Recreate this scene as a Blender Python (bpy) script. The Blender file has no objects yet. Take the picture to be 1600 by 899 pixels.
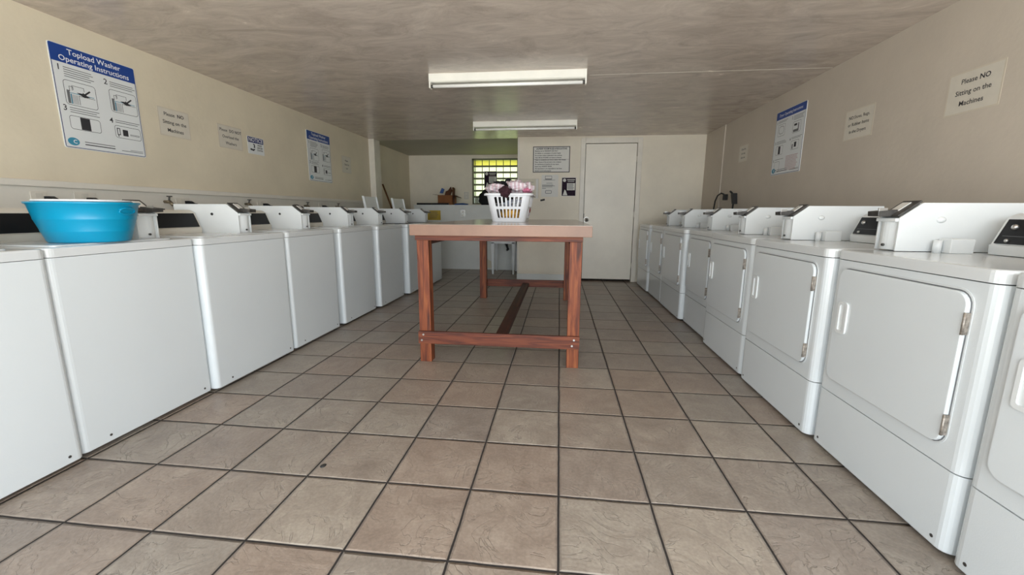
import bpy, bmesh, math, random
from mathutils import Vector, Matrix, noise
random.seed(7)
PI = math.pi
S = bpy.context.scene
COL = S.collection

# ------------------------------------------------------------------ camera
F_PX = 645.5
YAW, PITCH, ROLL = -0.1120, -0.1785, 0.0054
CAM = Vector((-0.0227, -1.0803, 1.0628))
fw = Vector((math.sin(YAW)*math.cos(PITCH), math.cos(YAW)*math.cos(PITCH), math.sin(PITCH)))
rt = Vector((math.cos(YAW), -math.sin(YAW), 0))
up = rt.cross(fw)
r2 = math.cos(ROLL)*rt + math.sin(ROLL)*up
u2 = -math.sin(ROLL)*rt + math.cos(ROLL)*up
cd = bpy.data.cameras.new('camera'); cam = bpy.data.objects.new('camera', cd); COL.objects.link(cam)
cd.sensor_width = 36; cd.lens = F_PX/1600*36; cd.clip_start = 0.02; cd.clip_end = 200
m = Matrix((r2, u2, -fw)).transposed().to_4x4(); m.translation = CAM
cam.matrix_world = m
S.camera = cam

# ------------------------------------------------------------------ light
S.view_settings.view_transform = 'Standard'; S.view_settings.look = 'None'
S.view_settings.gamma = 1; S.view_settings.use_curve_mapping = False
S.view_settings.exposure = 0.34
W = bpy.data.worlds.new('world'); S.world = W; W.use_nodes = True
bg = W.node_tree.nodes['Background']; bg.inputs[0].default_value = (0.76, 0.89, 1.0, 1); bg.inputs[1].default_value = 2.1
def area(name, loc, target, sx, sy, power, color):
    l = bpy.data.lights.new(name, 'AREA'); l.shape = 'RECTANGLE'; l.size = sx; l.size_y = sy; l.energy = power; l.color = color
    o = bpy.data.objects.new(name, l); COL.objects.link(o); o.location = loc
    o.rotation_euler = (Vector(target)-Vector(loc)).to_track_quat('-Z', 'Y').to_euler()
    return o
area('daylight_through_open_front', (0.5, -2.7, 1.2), (-0.5, 2.4, 1.1), 3.6, 1.8, 95, (0.93, 0.97, 1.0))
sl = bpy.data.lights.new('sun', 'SUN'); sl.energy = 11; sl.angle = math.radians(1.0); sl.color = (1.0, 0.95, 0.86)
so = bpy.data.objects.new('sun', sl); COL.objects.link(so); so.location = (6, 0, 9)
so.rotation_euler = (-Vector((0.85, 0.03, 1.3))).to_track_quat('-Z', 'Y').to_euler()

# ------------------------------------------------------------------ materials
MATS = {}
def new_mat(name):
    mt = bpy.data.materials.new(name); mt.use_nodes = True
    MATS[name] = mt
    return mt, mt.node_tree.nodes, mt.node_tree.links, mt.node_tree.nodes['Principled BSDF']
def nd(N, t, **kw):
    n = N.new(t)
    for k, v in kw.items(): setattr(n, k, v)
    return n
def plain(name, col, rough=0.5, metal=0.0, var=0.06, scale=8, bump=0.0, bscale=60, coat=0.0, spec=0.5, emit=0):
    mt, N, L, b = new_mat(name)
    tc = nd(N, 'ShaderNodeTexCoord'); nz = nd(N, 'ShaderNodeTexNoise'); nz.inputs['Scale'].default_value = scale; nz.inputs['Detail'].default_value = 5
    L.new(tc.outputs['Object'], nz.inputs['Vector'])
    cr = nd(N, 'ShaderNodeValToRGB')
    cr.color_ramp.elements[0].position = 0.3; cr.color_ramp.elements[1].position = 0.7
    cr.color_ramp.elements[0].color = tuple(c*(1-var) for c in col)+(1,)
    cr.color_ramp.elements[1].color = tuple(min(1, c*(1+var)) for c in col)+(1,)
    L.new(nz.outputs['Fac'], cr.inputs['Fac']); L.new(cr.outputs['Color'], b.inputs['Base Color'])
    b.inputs['Roughness'].default_value = rough; b.inputs['Metallic'].default_value = metal
    b.inputs['Coat Weight'].default_value = coat; b.inputs['Coat Roughness'].default_value = 0.12
    b.inputs['Specular IOR Level'].default_value = spec
    if bump > 0:
        n2 = nd(N, 'ShaderNodeTexNoise'); n2.inputs['Scale'].default_value = bscale; n2.inputs['Detail'].default_value = 4
        L.new(tc.outputs['Object'], n2.inputs['Vector'])
        bp = nd(N, 'ShaderNodeBump'); bp.inputs['Strength'].default_value = bump; bp.inputs['Distance'].default_value = 0.004
        L.new(n2.outputs['Fac'], bp.inputs['Height']); L.new(bp.outputs['Normal'], b.inputs['Normal'])
    return mt
def wall_mat(name, col, blotch=0.07, rough=0.55, bump=0.5, specks=True):
    mt, N, L, b = new_mat(name)
    tc = nd(N, 'ShaderNodeTexCoord')
    n1 = nd(N, 'ShaderNodeTexNoise'); n1.inputs['Scale'].default_value = 1.6; n1.inputs['Detail'].default_value = 8; n1.inputs['Roughness'].default_value = 0.65
    L.new(tc.outputs['Object'], n1.inputs['Vector'])
    cr = nd(N, 'ShaderNodeValToRGB'); cr.color_ramp.elements[0].position = .3; cr.color_ramp.elements[1].position = .72
    cr.color_ramp.elements[0].color = tuple(c*(1-blotch) for c in col)+(1,); cr.color_ramp.elements[1].color = tuple(min(1, c*(1+blotch)) for c in col)+(1,)
    L.new(n1.outputs['Fac'], cr.inputs['Fac'])
    last = cr.outputs['Color']
    if specks:
        n3 = nd(N, 'ShaderNodeTexNoise'); n3.inputs['Scale'].default_value = 9; n3.inputs['Detail'].default_value = 9; n3.inputs['Roughness'].default_value = .7
        L.new(tc.outputs['Object'], n3.inputs['Vector'])
        c3 = nd(N, 'ShaderNodeValToRGB'); c3.color_ramp.elements[0].position = .70; c3.color_ramp.elements[1].position = .78
        c3.color_ramp.elements[0].color = (0, 0, 0, 1); c3.color_ramp.elements[1].color = (.5, .5, .5, 1)
        L.new(n3.outputs['Fac'], c3.inputs['Fac'])
        mx = nd(N, 'ShaderNodeMix', data_type='RGBA'); L.new(c3.outputs['Color'], mx.inputs['Factor']); L.new(last, mx.inputs['A'])
        mx.inputs['B'].default_value = tuple(c*.6 for c in col)+(1,); last = mx.outputs['Result']
    L.new(last, b.inputs['Base Color']); b.inputs['Roughness'].default_value = rough
    n2 = nd(N, 'ShaderNodeTexNoise'); n2.inputs['Scale'].default_value = 28; n2.inputs['Detail'].default_value = 8
    L.new(tc.outputs['Object'], n2.inputs['Vector'])
    bp = nd(N, 'ShaderNodeBump'); bp.inputs['Strength'].default_value = bump; bp.inputs['Distance'].default_value = 0.006
    L.new(n2.outputs['Fac'], bp.inputs['Height']); L.new(bp.outputs['Normal'], b.inputs['Normal'])
    return mt

T = 0.34   # tile pitch
def floor_mat():
    mt, N, L, b = new_mat('floor_tile')
    tc = nd(N, 'ShaderNodeTexCoord')
    sc = nd(N, 'ShaderNodeVectorMath', operation='SCALE'); sc.inputs['Scale'].default_value = 1/T
    wob = nd(N, 'ShaderNodeTexNoise'); wob.inputs['Scale'].default_value = 7; wob.inputs['Detail'].default_value = 3
    L.new(tc.outputs['Object'], wob.inputs['Vector'])
    ws = nd(N, 'ShaderNodeVectorMath', operation='SUBTRACT'); L.new(wob.outputs['Color'], ws.inputs[0]); ws.inputs[1].default_value = (.5, .5, .5)
    wm = nd(N, 'ShaderNodeVectorMath', operation='SCALE'); wm.inputs['Scale'].default_value = .005; L.new(ws.outputs[0], wm.inputs[0])
    wa = nd(N, 'ShaderNodeVectorMath', operation='ADD'); L.new(tc.outputs['Object'], wa.inputs[0]); L.new(wm.outputs[0], wa.inputs[1])
    L.new(wa.outputs[0], sc.inputs[0])
    fr = nd(N, 'ShaderNodeVectorMath', operation='FRACTION'); L.new(sc.outputs[0], fr.inputs[0])
    fl = nd(N, 'ShaderNodeVectorMath', operation='FLOOR'); L.new(sc.outputs[0], fl.inputs[0])
    sub = nd(N, 'ShaderNodeVectorMath', operation='SUBTRACT'); L.new(fr.outputs[0], sub.inputs[0]); sub.inputs[1].default_value = (.5, .5, .5)
    ab = nd(N, 'ShaderNodeVectorMath', operation='ABSOLUTE'); L.new(sub.outputs[0], ab.inputs[0])
    sx = nd(N, 'ShaderNodeSeparateXYZ'); L.new(ab.outputs[0], sx.inputs[0])
    mxm = nd(N, 'ShaderNodeMath', operation='MAXIMUM'); L.new(sx.outputs[0], mxm.inputs[0]); L.new(sx.outputs[1], mxm.inputs[1])
    gr = nd(N, 'ShaderNodeMapRange'); gr.inputs['From Min'].default_value = .4875; gr.inputs['From Max'].default_value = .4905; L.new(mxm.outputs[0], gr.inputs['Value'])
    edge = nd(N, 'ShaderNodeMapRange'); edge.interpolation_type = 'SMOOTHSTEP'; edge.inputs['From Min'].default_value = .466; edge.inputs['From Max'].default_value = .494; L.new(mxm.outputs[0], edge.inputs['Value'])
    wn = nd(N, 'ShaderNodeTexWhiteNoise', noise_dimensions='2D'); L.new(fl.outputs[0], wn.inputs['Vector'])
    # swirls inside the tile, displaced per tile
    off = nd(N, 'ShaderNodeVectorMath', operation='MULTIPLY_ADD'); L.new(wn.outputs['Color'], off.inputs[0]); off.inputs[1].default_value = (30, 30, 30); L.new(tc.outputs['Object'], off.inputs[2])
    n1 = nd(N, 'ShaderNodeTexNoise'); n1.inputs['Scale'].default_value = 5.5; n1.inputs['Detail'].default_value = 12; n1.inputs['Roughness'].default_value = .72; n1.inputs['Distortion'].default_value = .5
    L.new(off.outputs[0], n1.inputs['Vector'])
    cr = nd(N, 'ShaderNodeValToRGB'); e = cr.color_ramp.elements
    e[0].position = .22; e[0].color = (.205, .163, .134, 1); e[1].position = .78; e[1].color = (.415, .355, .297, 1)
    k = e.new(.5); k.color = (.305, .252, .209, 1)
    L.new(n1.outputs['Fac'], cr.inputs['Fac'])
    tint = nd(N, 'ShaderNodeValToRGB'); e = tint.color_ramp.elements
    e[0].color = (.86, .88, .90, 1); e[1].color = (1.10, 1.12, 1.10, 1); k = e.new(.35); k.color = (1.0, .94, .90, 1); k = e.new(.7); k.color = (.93, .97, .98, 1)
    L.new(wn.outputs['Value'], tint.inputs['Fac'])
    mu = nd(N, 'ShaderNodeMix', data_type='RGBA', blend_type='MULTIPLY'); mu.inputs['Factor'].default_value = 1
    L.new(cr.outputs['Color'], mu.inputs['A']); L.new(tint.outputs['Color'], mu.inputs['B'])
    # fine grain
    n4 = nd(N, 'ShaderNodeTexNoise'); n4.inputs['Scale'].default_value = 90; n4.inputs['Detail'].default_value = 5; L.new(tc.outputs['Object'], n4.inputs['Vector'])
    g4 = nd(N, 'ShaderNodeMapRange'); g4.inputs['To Min'].default_value = .72; g4.inputs['To Max'].default_value = 1.28; L.new(n4.outputs['Fac'], g4.inputs['Value'])
    mg = nd(N, 'ShaderNodeVectorMath', operation='SCALE'); L.new(mu.outputs['Result'], mg.inputs[0]); L.new(g4.outputs[0], mg.inputs['Scale'])
    mx = nd(N, 'ShaderNodeMix', data_type='RGBA'); L.new(gr.outputs[0], mx.inputs['Factor']); L.new(mg.outputs[0], mx.inputs['A']); mx.inputs['B'].default_value = (.028, .022, .019, 1)
    L.new(mx.outputs['Result'], b.inputs['Base Color'])
    rr = nd(N, 'ShaderNodeMapRange'); rr.inputs['To Min'].default_value = .26; rr.inputs['To Max'].default_value = .44; L.new(n1.outputs['Fac'], rr.inputs['Value'])
    ra = nd(N, 'ShaderNodeMath', operation='MAXIMUM'); L.new(rr.outputs[0], ra.inputs[0]); L.new(gr.outputs[0], ra.inputs[1]); L.new(ra.outputs[0], b.inputs['Roughness'])
    # relief: wavy slate ridges + rounded edges + sunk grout
    n2 = nd(N, 'ShaderNodeTexNoise'); n2.inputs['Scale'].default_value = 4.5; n2.inputs['Detail'].default_value = 6; n2.inputs['Distortion'].default_value = 3.0; L.new(off.outputs[0], n2.inputs['Vector'])
    rs = nd(N, 'ShaderNodeMath', operation='SUBTRACT'); L.new(n2.outputs['Fac'], rs.inputs[0]); rs.inputs[1].default_value = .5
    ra_ = nd(N, 'ShaderNodeMath', operation='ABSOLUTE'); L.new(rs.outputs[0], ra_.inputs[0])
    rl = nd(N, 'ShaderNodeMapRange'); rl.interpolation_type = 'SMOOTHSTEP'; rl.inputs['From Max'].default_value = .022; L.new(ra_.outputs[0], rl.inputs['Value'])
    msk = nd(N, 'ShaderNodeMapRange'); msk.inputs['From Min'].default_value = .42; msk.inputs['From Max'].default_value = .58; L.new(n1.outputs['Fac'], msk.inputs['Value'])
    rinv = nd(N, 'ShaderNodeMath', operation='SUBTRACT'); rinv.inputs[0].default_value = 1; L.new(rl.outputs[0], rinv.inputs[1])
    rm = nd(N, 'ShaderNodeMath', operation='MULTIPLY'); L.new(rinv.outputs[0], rm.inputs[0]); L.new(msk.outputs[0], rm.inputs[1])
    dk = nd(N, 'ShaderNodeMapRange'); dk.inputs['To Min'].default_value = 1.04; dk.inputs['To Max'].default_value = .78; L.new(rm.outputs[0], dk.inputs['Value'])
    dm = nd(N, 'ShaderNodeVectorMath', operation='SCALE'); L.new(mx.outputs['Result'], dm.inputs[0]); L.new(dk.outputs[0], dm.inputs['Scale']); L.new(dm.outputs[0], b.inputs['Base Color'])
    h0 = nd(N, 'ShaderNodeMath', operation='MULTIPLY_ADD'); L.new(rm.outputs[0], h0.inputs[0]); h0.inputs[1].default_value = -.35; L.new(n2.outputs['Fac'], h0.inputs[2])
    h1 = nd(N, 'ShaderNodeMath', operation='MULTIPLY_ADD'); L.new(h0.outputs[0], h1.inputs[0]); h1.inputs[1].default_value = .9
    h2 = nd(N, 'ShaderNodeMath', operation='MULTIPLY'); L.new(edge.outputs[0], h2.inputs[0]); h2.inputs[1].default_value = -1.4; L.new(h2.outputs[0], h1.inputs[2])
    h3 = nd(N, 'ShaderNodeMath', operation='MULTIPLY_ADD'); L.new(gr.outputs[0], h3.inputs[0]); h3.inputs[1].default_value = -.5; L.new(h1.outputs[0], h3.inputs[2])
    h4 = nd(N, 'ShaderNodeMath', operation='MULTIPLY_ADD'); L.new(n4.outputs['Fac'], h4.inputs[0]); h4.inputs[1].default_value = .12; L.new(h3.outputs[0], h4.inputs[2])
    bp = nd(N, 'ShaderNodeBump'); bp.inputs['Strength'].default_value = .8; bp.inputs['Distance'].default_value = .005
    L.new(h4.outputs[0], bp.inputs['Height']); L.new(bp.outputs['Normal'], b.inputs['Normal'])
    return mt
def ceiling_mat():
    mt, N, L, b = new_mat('ceiling_stucco')
    tc = nd(N, 'ShaderNodeTexCoord')
    mp = nd(N, 'ShaderNodeMapping'); mp.inputs['Scale'].default_value = (1.0, 2.0, 1); mp.inputs['Rotation'].default_value = (0, 0, .25); L.new(tc.outputs['Object'], mp.inputs['Vector'])
    n1 = nd(N, 'ShaderNodeTexNoise'); n1.inputs['Scale'].default_value = 2.4; n1.inputs['Detail'].default_value = 10; n1.inputs['Roughness'].default_value = .72; n1.inputs['Distortion'].default_value = 1.3
    L.new(mp.outputs[0], n1.inputs['Vector'])
    cr = nd(N, 'ShaderNodeValToRGB'); e = cr.color_ramp.elements
    e[0].position = .36; e[0].color = (.50, .425, .365, 1); e[1].position = .72; e[1].color = (.76, .665, .58, 1)
    L.new(n1.outputs['Fac'], cr.inputs['Fac'])
    L.new(cr.outputs['Color'], b.inputs['Base Color'])
    rr = nd(N, 'ShaderNodeMapRange'); rr.inputs['To Min'].default_value = .14; rr.inputs['To Max'].default_value = .34; L.new(n1.outputs['Fac'], rr.inputs['Value']); L.new(rr.outputs[0], b.inputs['Roughness'])
    mp2 = nd(N, 'ShaderNodeMapping'); mp2.inputs['Scale'].default_value = (1.0, 2.6, 1); mp2.inputs['Rotation'].default_value = (0, 0, -.2); L.new(tc.outputs['Object'], mp2.inputs['Vector'])
    n2 = nd(N, 'ShaderNodeTexNoise'); n2.inputs['Scale'].default_value = 5; n2.inputs['Detail'].default_value = 7; n2.inputs['Distortion'].default_value = 1.0; L.new(mp2.outputs[0], n2.inputs['Vector'])
    bp = nd(N, 'ShaderNodeBump'); bp.inputs['Strength'].default_value = .4; bp.inputs['Distance'].default_value = .005
    L.new(n2.outputs['Fac'], bp.inputs['Height']); L.new(bp.outputs['Normal'], b.inputs['Normal'])
    return mt
def wood_mat(name, dark, mid, light, axis=2, rough=.5, gscale=9):
    mt, N, L, b = new_mat(name)
    tc = nd(N, 'ShaderNodeTexCoord'); mp = nd(N, 'ShaderNodeMapping')
    s = [gscale*5]*3; s[axis] = gscale*.35
    mp.inputs['Scale'].default_value = s; L.new(tc.outputs['Object'], mp.inputs['Vector'])
    n1 = nd(N, 'ShaderNodeTexNoise'); n1.inputs['Scale'].default_value = 1; n1.inputs['Detail'].default_value = 7; n1.inputs['Distortion'].default_value = .8; L.new(mp.outputs[0], n1.inputs['Vector'])
    cr = nd(N, 'ShaderNodeValToRGB'); e = cr.color_ramp.elements
    e[0].position = .30; e[0].color = dark+(1,); e[1].position = .72; e[1].color = light+(1,); k = e.new(.5); k.color = mid+(1,)
    L.new(n1.outputs['Fac'], cr.inputs['Fac'])
    n3 = nd(N, 'ShaderNodeTexNoise'); n3.inputs['Scale'].default_value = 14; n3.inputs['Detail'].default_value = 9; n3.inputs['Roughness'].default_value = .75; L.new(tc.outputs['Object'], n3.inputs['Vector'])
    c3 = nd(N, 'ShaderNodeValToRGB'); c3.color_ramp.elements[0].position = .71; c3.color_ramp.elements[1].position = .75
    L.new(n3.outputs['Fac'], c3.inputs['Fac'])
    mx = nd(N, 'ShaderNodeMix', data_type='RGBA'); L.new(c3.outputs['Color'], mx.inputs['Factor']); L.new(cr.outputs['Color'], mx.inputs['A']); mx.inputs['B'].default_value = (.55, .38, .30, 1)
    L.new(mx.outputs['Result'], b.inputs['Base Color']); b.inputs['Roughness'].default_value = rough
    bp = nd(N, 'ShaderNodeBump'); bp.inputs['Strength'].default_value = .3; bp.inputs['Distance'].default_value = .002
    L.new(n1.outputs['Fac'], bp.inputs['Height']); L.new(bp.outputs['Normal'], b.inputs['Normal'])
    return mt
def stripe_mat(name, a, c, sc=60):
    mt, N, L, b = new_mat(name)
    tc = nd(N, 'ShaderNodeTexCoord'); wv = nd(N, 'ShaderNodeTexWave'); wv.inputs['Scale'].default_value = sc; wv.inputs['Distortion'].default_value = 3; wv.inputs['Detail Scale'].default_value = .6
    L.new(tc.outputs['Object'], wv.inputs['Vector'])
    cr = nd(N, 'ShaderNodeValToRGB'); cr.color_ramp.elements[0].position = .2; cr.color_ramp.elements[0].color = c+(1,); cr.color_ramp.elements[1].position = .45; cr.color_ramp.elements[1].color = a+(1,)
    L.new(wv.outputs['Color'], cr.inputs['Fac']); L.new(cr.outputs['Color'], b.inputs['Base Color']); b.inputs['Roughness'].default_value = .9
    return mt
def pane_mat(name, col, tr=.35):
    mt, N, L, b = new_mat(name)
    out = N['Material Output']; N.remove(b)
    t = nd(N, 'ShaderNodeBsdfTranslucent'); t.inputs[0].default_value = col+(1,)
    g = nd(N, 'ShaderNodeBsdfTransparent'); g.inputs[0].default_value = col+(1,)
    gl = nd(N, 'ShaderNodeBsdfGlossy'); gl.inputs['Roughness'].default_value = .1
    m1 = nd(N, 'ShaderNodeMixShader'); m1.inputs[0].default_value = tr; L.new(t.outputs[0], m1.inputs[1]); L.new(g.outputs[0], m1.inputs[2])
    m2 = nd(N, 'ShaderNodeMixShader'); m2.inputs[0].default_value = .06; L.new(m1.outputs[0], m2.inputs[1]); L.new(gl.outputs[0], m2.inputs[2])
    L.new(m2.outputs[0], out.inputs['Surface'])
    return mt

M_FLOOR = floor_mat(); M_CEIL = ceiling_mat()
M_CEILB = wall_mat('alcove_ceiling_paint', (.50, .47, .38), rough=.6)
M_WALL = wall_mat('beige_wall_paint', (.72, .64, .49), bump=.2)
M_WALLR = wall_mat('shade_toned_wall_paint', (.57, .50, .415), bump=.2)  # wall colour darkened to carry the weaker light on the right wall
M_BAND = wall_mat('white_wall_band', (.76, .72, .64), blotch=.06, bump=.25)
M_BACK = wall_mat('cream_wall_board', (.78, .71, .585), bump=.2, blotch=.08)
M_HALF = wall_mat('grey_white_half_wall', (.72, .73, .70), bump=.2)
M_TRIM = plain('off_white_trim', (.74, .69, .60), rough=.4, bump=.2, bscale=30)
M_DOOR = wall_mat('cream_door_paint', (.82, .765, .66), bump=.1, rough=.4)
M_WHITE = plain('white_enamel', (.71, .745, .755), rough=.27, var=.012, scale=3, bump=.06, bscale=220, coat=.25)
M_WHITE2 = plain('white_enamel_top', (.68, .70, .70), rough=.2, var=.02, scale=4, bump=.05, bscale=120, coat=.4)
M_CREAM = plain('almond_plastic', (.66, .62, .54), rough=.4, var=.03)
M_BOXW = plain('white_coin_box_paint', (.74, .76, .755), rough=.35, var=.015, bump=.05, bscale=200)
M_BLACK = plain('black_panel', (.009, .009, .010), rough=.45, spec=.25, var=.1)
M_DARK = plain('dark_rubber', (.02, .02, .02), rough=.6)
M_GUN = plain('dark_cast_metal', (.10, .095, .09), rough=.38, metal=.6, var=.2, scale=40)
M_STEEL = plain('brushed_steel', (.55, .54, .52), rough=.3, metal=.9)
M_HINGE = plain('worn_hinge_metal', (.36, .32, .28), rough=.45, metal=.6, var=.4, scale=90)
M_PAPER = plain('paper', (.70, .68, .63), rough=.55, var=.02)
M_PAPERC = plain('cream_paper', (.62, .57, .45), rough=.5, var=.04)
M_LAM = plain('laminated_sheet', (.62, .55, .44), rough=.3, var=.03, scale=20)
M_SIGNW = plain('sign_white', (.74, .76, .76), rough=.4, var=.01)
M_BLUE = plain('sign_blue', (.012, .055, .27), rough=.4, var=.03)
M_NAVY = plain('notice_blue', (.02, .03, .14), rough=.4)
M_INK = plain('black_ink', (.03, .03, .035), rough=.6)
M_GREY = plain('grey_ink', (.15, .155, .16), rough=.6)
M_RED = plain('red_ink', (.45, .25, .24), rough=.6)
M_TEAL = plain('teal_logo_ink', (.05, .27, .40), rough=.5)
M_TXTW = plain('white_ink', (.85, .86, .88), rough=.5)
M_PLUM = plain('dark_plum_print', (.030, .018, .030), rough=.8, var=.3, scale=30, spec=.1)
M_TUB = plain('turquoise_plastic', (.0, .27, .46), rough=.3, var=.03, scale=4)
M_BASK = plain('white_basket_plastic', (.80, .81, .83), rough=.35, var=.01)
M_TOP = plain('table_laminate_top', (.36, .27, .21), rough=.18, var=.10, scale=3, coat=.3)
M_EDGE = wall_mat('laminate_edge', (.255, .140, .090), blotch=.30, rough=.42, bump=.1)
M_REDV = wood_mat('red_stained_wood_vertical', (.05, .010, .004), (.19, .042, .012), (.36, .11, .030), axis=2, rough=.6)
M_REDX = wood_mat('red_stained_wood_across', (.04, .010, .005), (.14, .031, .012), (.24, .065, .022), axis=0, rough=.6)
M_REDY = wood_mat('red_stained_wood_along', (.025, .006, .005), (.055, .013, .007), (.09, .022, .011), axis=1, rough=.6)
M_CARD = plain('brown_cardboard', (.25, .10, .035), rough=.85, var=.12)
M_CARDD = plain('dark_cardboard', (.10, .035, .015), rough=.9, var=.2)
M_PINK = stripe_mat('pink_striped_cloth', (.66, .50, .54), (.80, .74, .77), 9)
M_MAROON = plain('dark_maroon_cloth', (.035, .010, .016), rough=.95, var=.2)
M_BLACKC = plain('black_cloth', (.012, .012, .014), rough=.95)
M_ROSE = plain('rose_pink_cloth', (.55, .17, .27), rough=.95, var=.15)
M_PALE = stripe_mat('pale_blue_patterned_cloth', (.62, .66, .72), (.30, .35, .48), 11)
M_ORANGE = plain('yellow_orange_cloth', (.85, .46, .08), rough=.95, var=.2, scale=12)
M_GREYC = plain('grey_cloth', (.25, .27, .30), rough=.95, var=.3)
M_REDC = plain('red_cloth', (.33, .03, .03), rough=.95, var=.15)
M_TUBE = plain('frosted_tube_glass', (.95, .94, .90), rough=.25, var=.01)
M_FIX = plain('cream_fixture_enamel', (.86, .84, .76), rough=.35, var=.05, scale=5)
M_YEL = plain('yellow_label_print', (.52, .36, .04), rough=.5, var=.1)
M_SINK = plain('grey_white_sink_plastic', (.66, .68, .69), rough=.4)
M_OLIVE = plain('olive_window_paint', (.16, .155, .08), rough=.5, var=.15)
M_PANEY = pane_mat('yellow_louver_glass', (.90, .80, .34), .35)
M_PANEW = pane_mat('pale_louver_glass', (.95, .94, .76), .4)
M_GROUND = plain('outdoor_concrete', (.58, .56, .52), rough=.9, var=.1, scale=2)
M_LAWN = plain('outdoor_lawn', (.20, .28, .08), rough=.95, var=.3, scale=12)
M_BLUEP = plain('blue_packaging', (.03, .09, .30), rough=.4)
M_BROOM = plain('brown_handle_wood', (.16, .07, .025), rough=.6)
M_BRASS = plain('dull_brass', (.22, .18, .12), rough=.4, metal=.7)
M_LACE = stripe_mat('lace_curtain', (.8, .82, .8), (.25, .28, .22), 9)

# ------------------------------------------------------------------ geometry helpers
class MB:
    def __init__(s): s.bm = bmesh.new(); s.smooth = False
    def box(s, x0, x1, y0, y1, z0, z1, bev=0, seg=2):
        a, b = sorted((x0, x1)); c, d = sorted((y0, y1)); e, f = sorted((z0, z1))
        r = bmesh.ops.create_cube(s.bm, size=1)
        for v in r['verts']: v.co = Vector((a+(v.co.x+.5)*(b-a), c+(v.co.y+.5)*(d-c), e+(v.co.z+.5)*(f-e)))
        if bev:
            ed = list({q for v in r['verts'] for q in v.link_edges})
            bmesh.ops.bevel(s.bm, geom=ed, offset=bev, segments=seg, profile=.6, affect='EDGES')
        return s
    def prism(s, pts, a0, a1, axis='z', bev=0, seg=2, which='all'):
        """pts = 2-D outline; axis z: (x,y); axis y: (x,z); axis x: (y,z)"""
        def mk(p, a):
            return {'z': (p[0], p[1], a), 'y': (p[0], a, p[1]), 'x': (a, p[0], p[1])}[axis]
        v0 = [s.bm.verts.new(mk(p, a0)) for p in pts]; v1 = [s.bm.verts.new(mk(p, a1)) for p in pts]
        n = len(pts); fs = [s.bm.faces.new(v0[::-1]), s.bm.faces.new(v1)]
        for i in range(n): fs.append(s.bm.faces.new((v0[i], v0[(i+1) % n], v1[(i+1) % n], v1[i])))
        bmesh.ops.recalc_face_normals(s.bm, faces=fs)
        if bev:
            if which == 'cap1': ed = list({e for e in fs[1].edges})
            elif which == 'caps': ed = list({e for e in fs[1].edges} | {e for e in fs[0].edges})
            elif which == 'cap0': ed = list({e for e in fs[0].edges})
            else: ed = list({e for f in fs for e in f.edges})
            bmesh.ops.bevel(s.bm, geom=ed, offset=bev, segments=seg, profile=.6, affect='EDGES')
        return s
    def cyl(s, p0, p1, r, r1=None, n=16):
        p0 = Vector(p0); p1 = Vector(p1); d = p1-p0; r1 = r if r1 is None else r1
        q = d.to_track_quat('Z', 'Y').to_matrix()
        A = []; B = []
        for i in range(n):
            a = 2*PI*i/n; c = q @ Vector((math.cos(a), math.sin(a), 0))
            A.append(s.bm.verts.new(p0+c*r)); B.append(s.bm.verts.new(p1+c*r1))
        fs = [s.bm.faces.new(A[::-1]), s.bm.faces.new(B)]
        for i in range(n):
            f = s.bm.faces.new((A[i], A[(i+1) % n], B[(i+1) % n], B[i])); f.smooth = True; fs.append(f)
        bmesh.ops.recalc_face_normals(s.bm, faces=fs)
        return s
    def tube(s, pts, r, n=8):
        pts = [Vector(p) for p in pts]
        rings = []
        for i, p in enumerate(pts):
            d = (pts[min(i+1, len(pts)-1)]-pts[max(i-1, 0)]).normalized()
            a = d.cross(Vector((0.31, .17, .93))).normalized(); b = d.cross(a)
            rings.append([s.bm.verts.new(p+(a*math.cos(2*PI*k/n)+b*math.sin(2*PI*k/n))*r) for k in range(n)])
        fs = []
        for A, B in zip(rings, rings[1:]):
            for k in range(n):
                f = s.bm.faces.new((A[k], A[(k+1) % n], B[(k+1) % n], B[k])); f.smooth = True; fs.append(f)
        fs.append(s.bm.faces.new(rings[0][::-1])); fs.append(s.bm.faces.new(rings[-1]))
        bmesh.ops.recalc_face_normals(s.bm, faces=fs)
        return s
    def lathe(s, prof, c=(0, 0, 0), n=32, sx=1, sy=1, close=True):
        rings = []
        for r, z in prof:
            rings.append([s.bm.verts.new((c[0]+r*sx*math.cos(2*PI*k/n), c[1]+r*sy*math.sin(2*PI*k/n), c[2]+z)) for k in range(n)])
        fs = []
        for A, B in zip(rings, rings[1:]):
            for k in range(n):
                f = s.bm.faces.new((A[k], A[(k+1) % n], B[(k+1) % n], B[k])); f.smooth = True; fs.append(f)
        if close: fs.append(s.bm.faces.new(rings[0][::-1])); fs.append(s.bm.faces.new(rings[-1]))
        bmesh.ops.recalc_face_normals(s.bm, faces=fs)
        return s
    def ball(s, c, r, sc=(1, 1, 1), n=16):
        r_ = bmesh.ops.create_uvsphere(s.bm, u_segments=n, v_segments=n//2+2, radius=r)
        for v in r_['verts']: v.co = Vector((c[0]+v.co.x*sc[0], c[1]+v.co.y*sc[1], c[2]+v.co.z*sc[2]))
        for v in r_['verts']:
            for f in v.link_faces: f.smooth = True
        return s
    def quad(s, x0, y0, x1, y1, z=.0022):
        vs = [s.bm.verts.new(p) for p in ((x0, y0, z), (x1, y0, z), (x1, y1, z), (x0, y1, z))]
        s.bm.faces.new(vs); return s
    def poly(s, pts, z=.0012):
        s.bm.faces.new([s.bm.verts.new((p[0], p[1], z)) for p in pts]); return s
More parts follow.
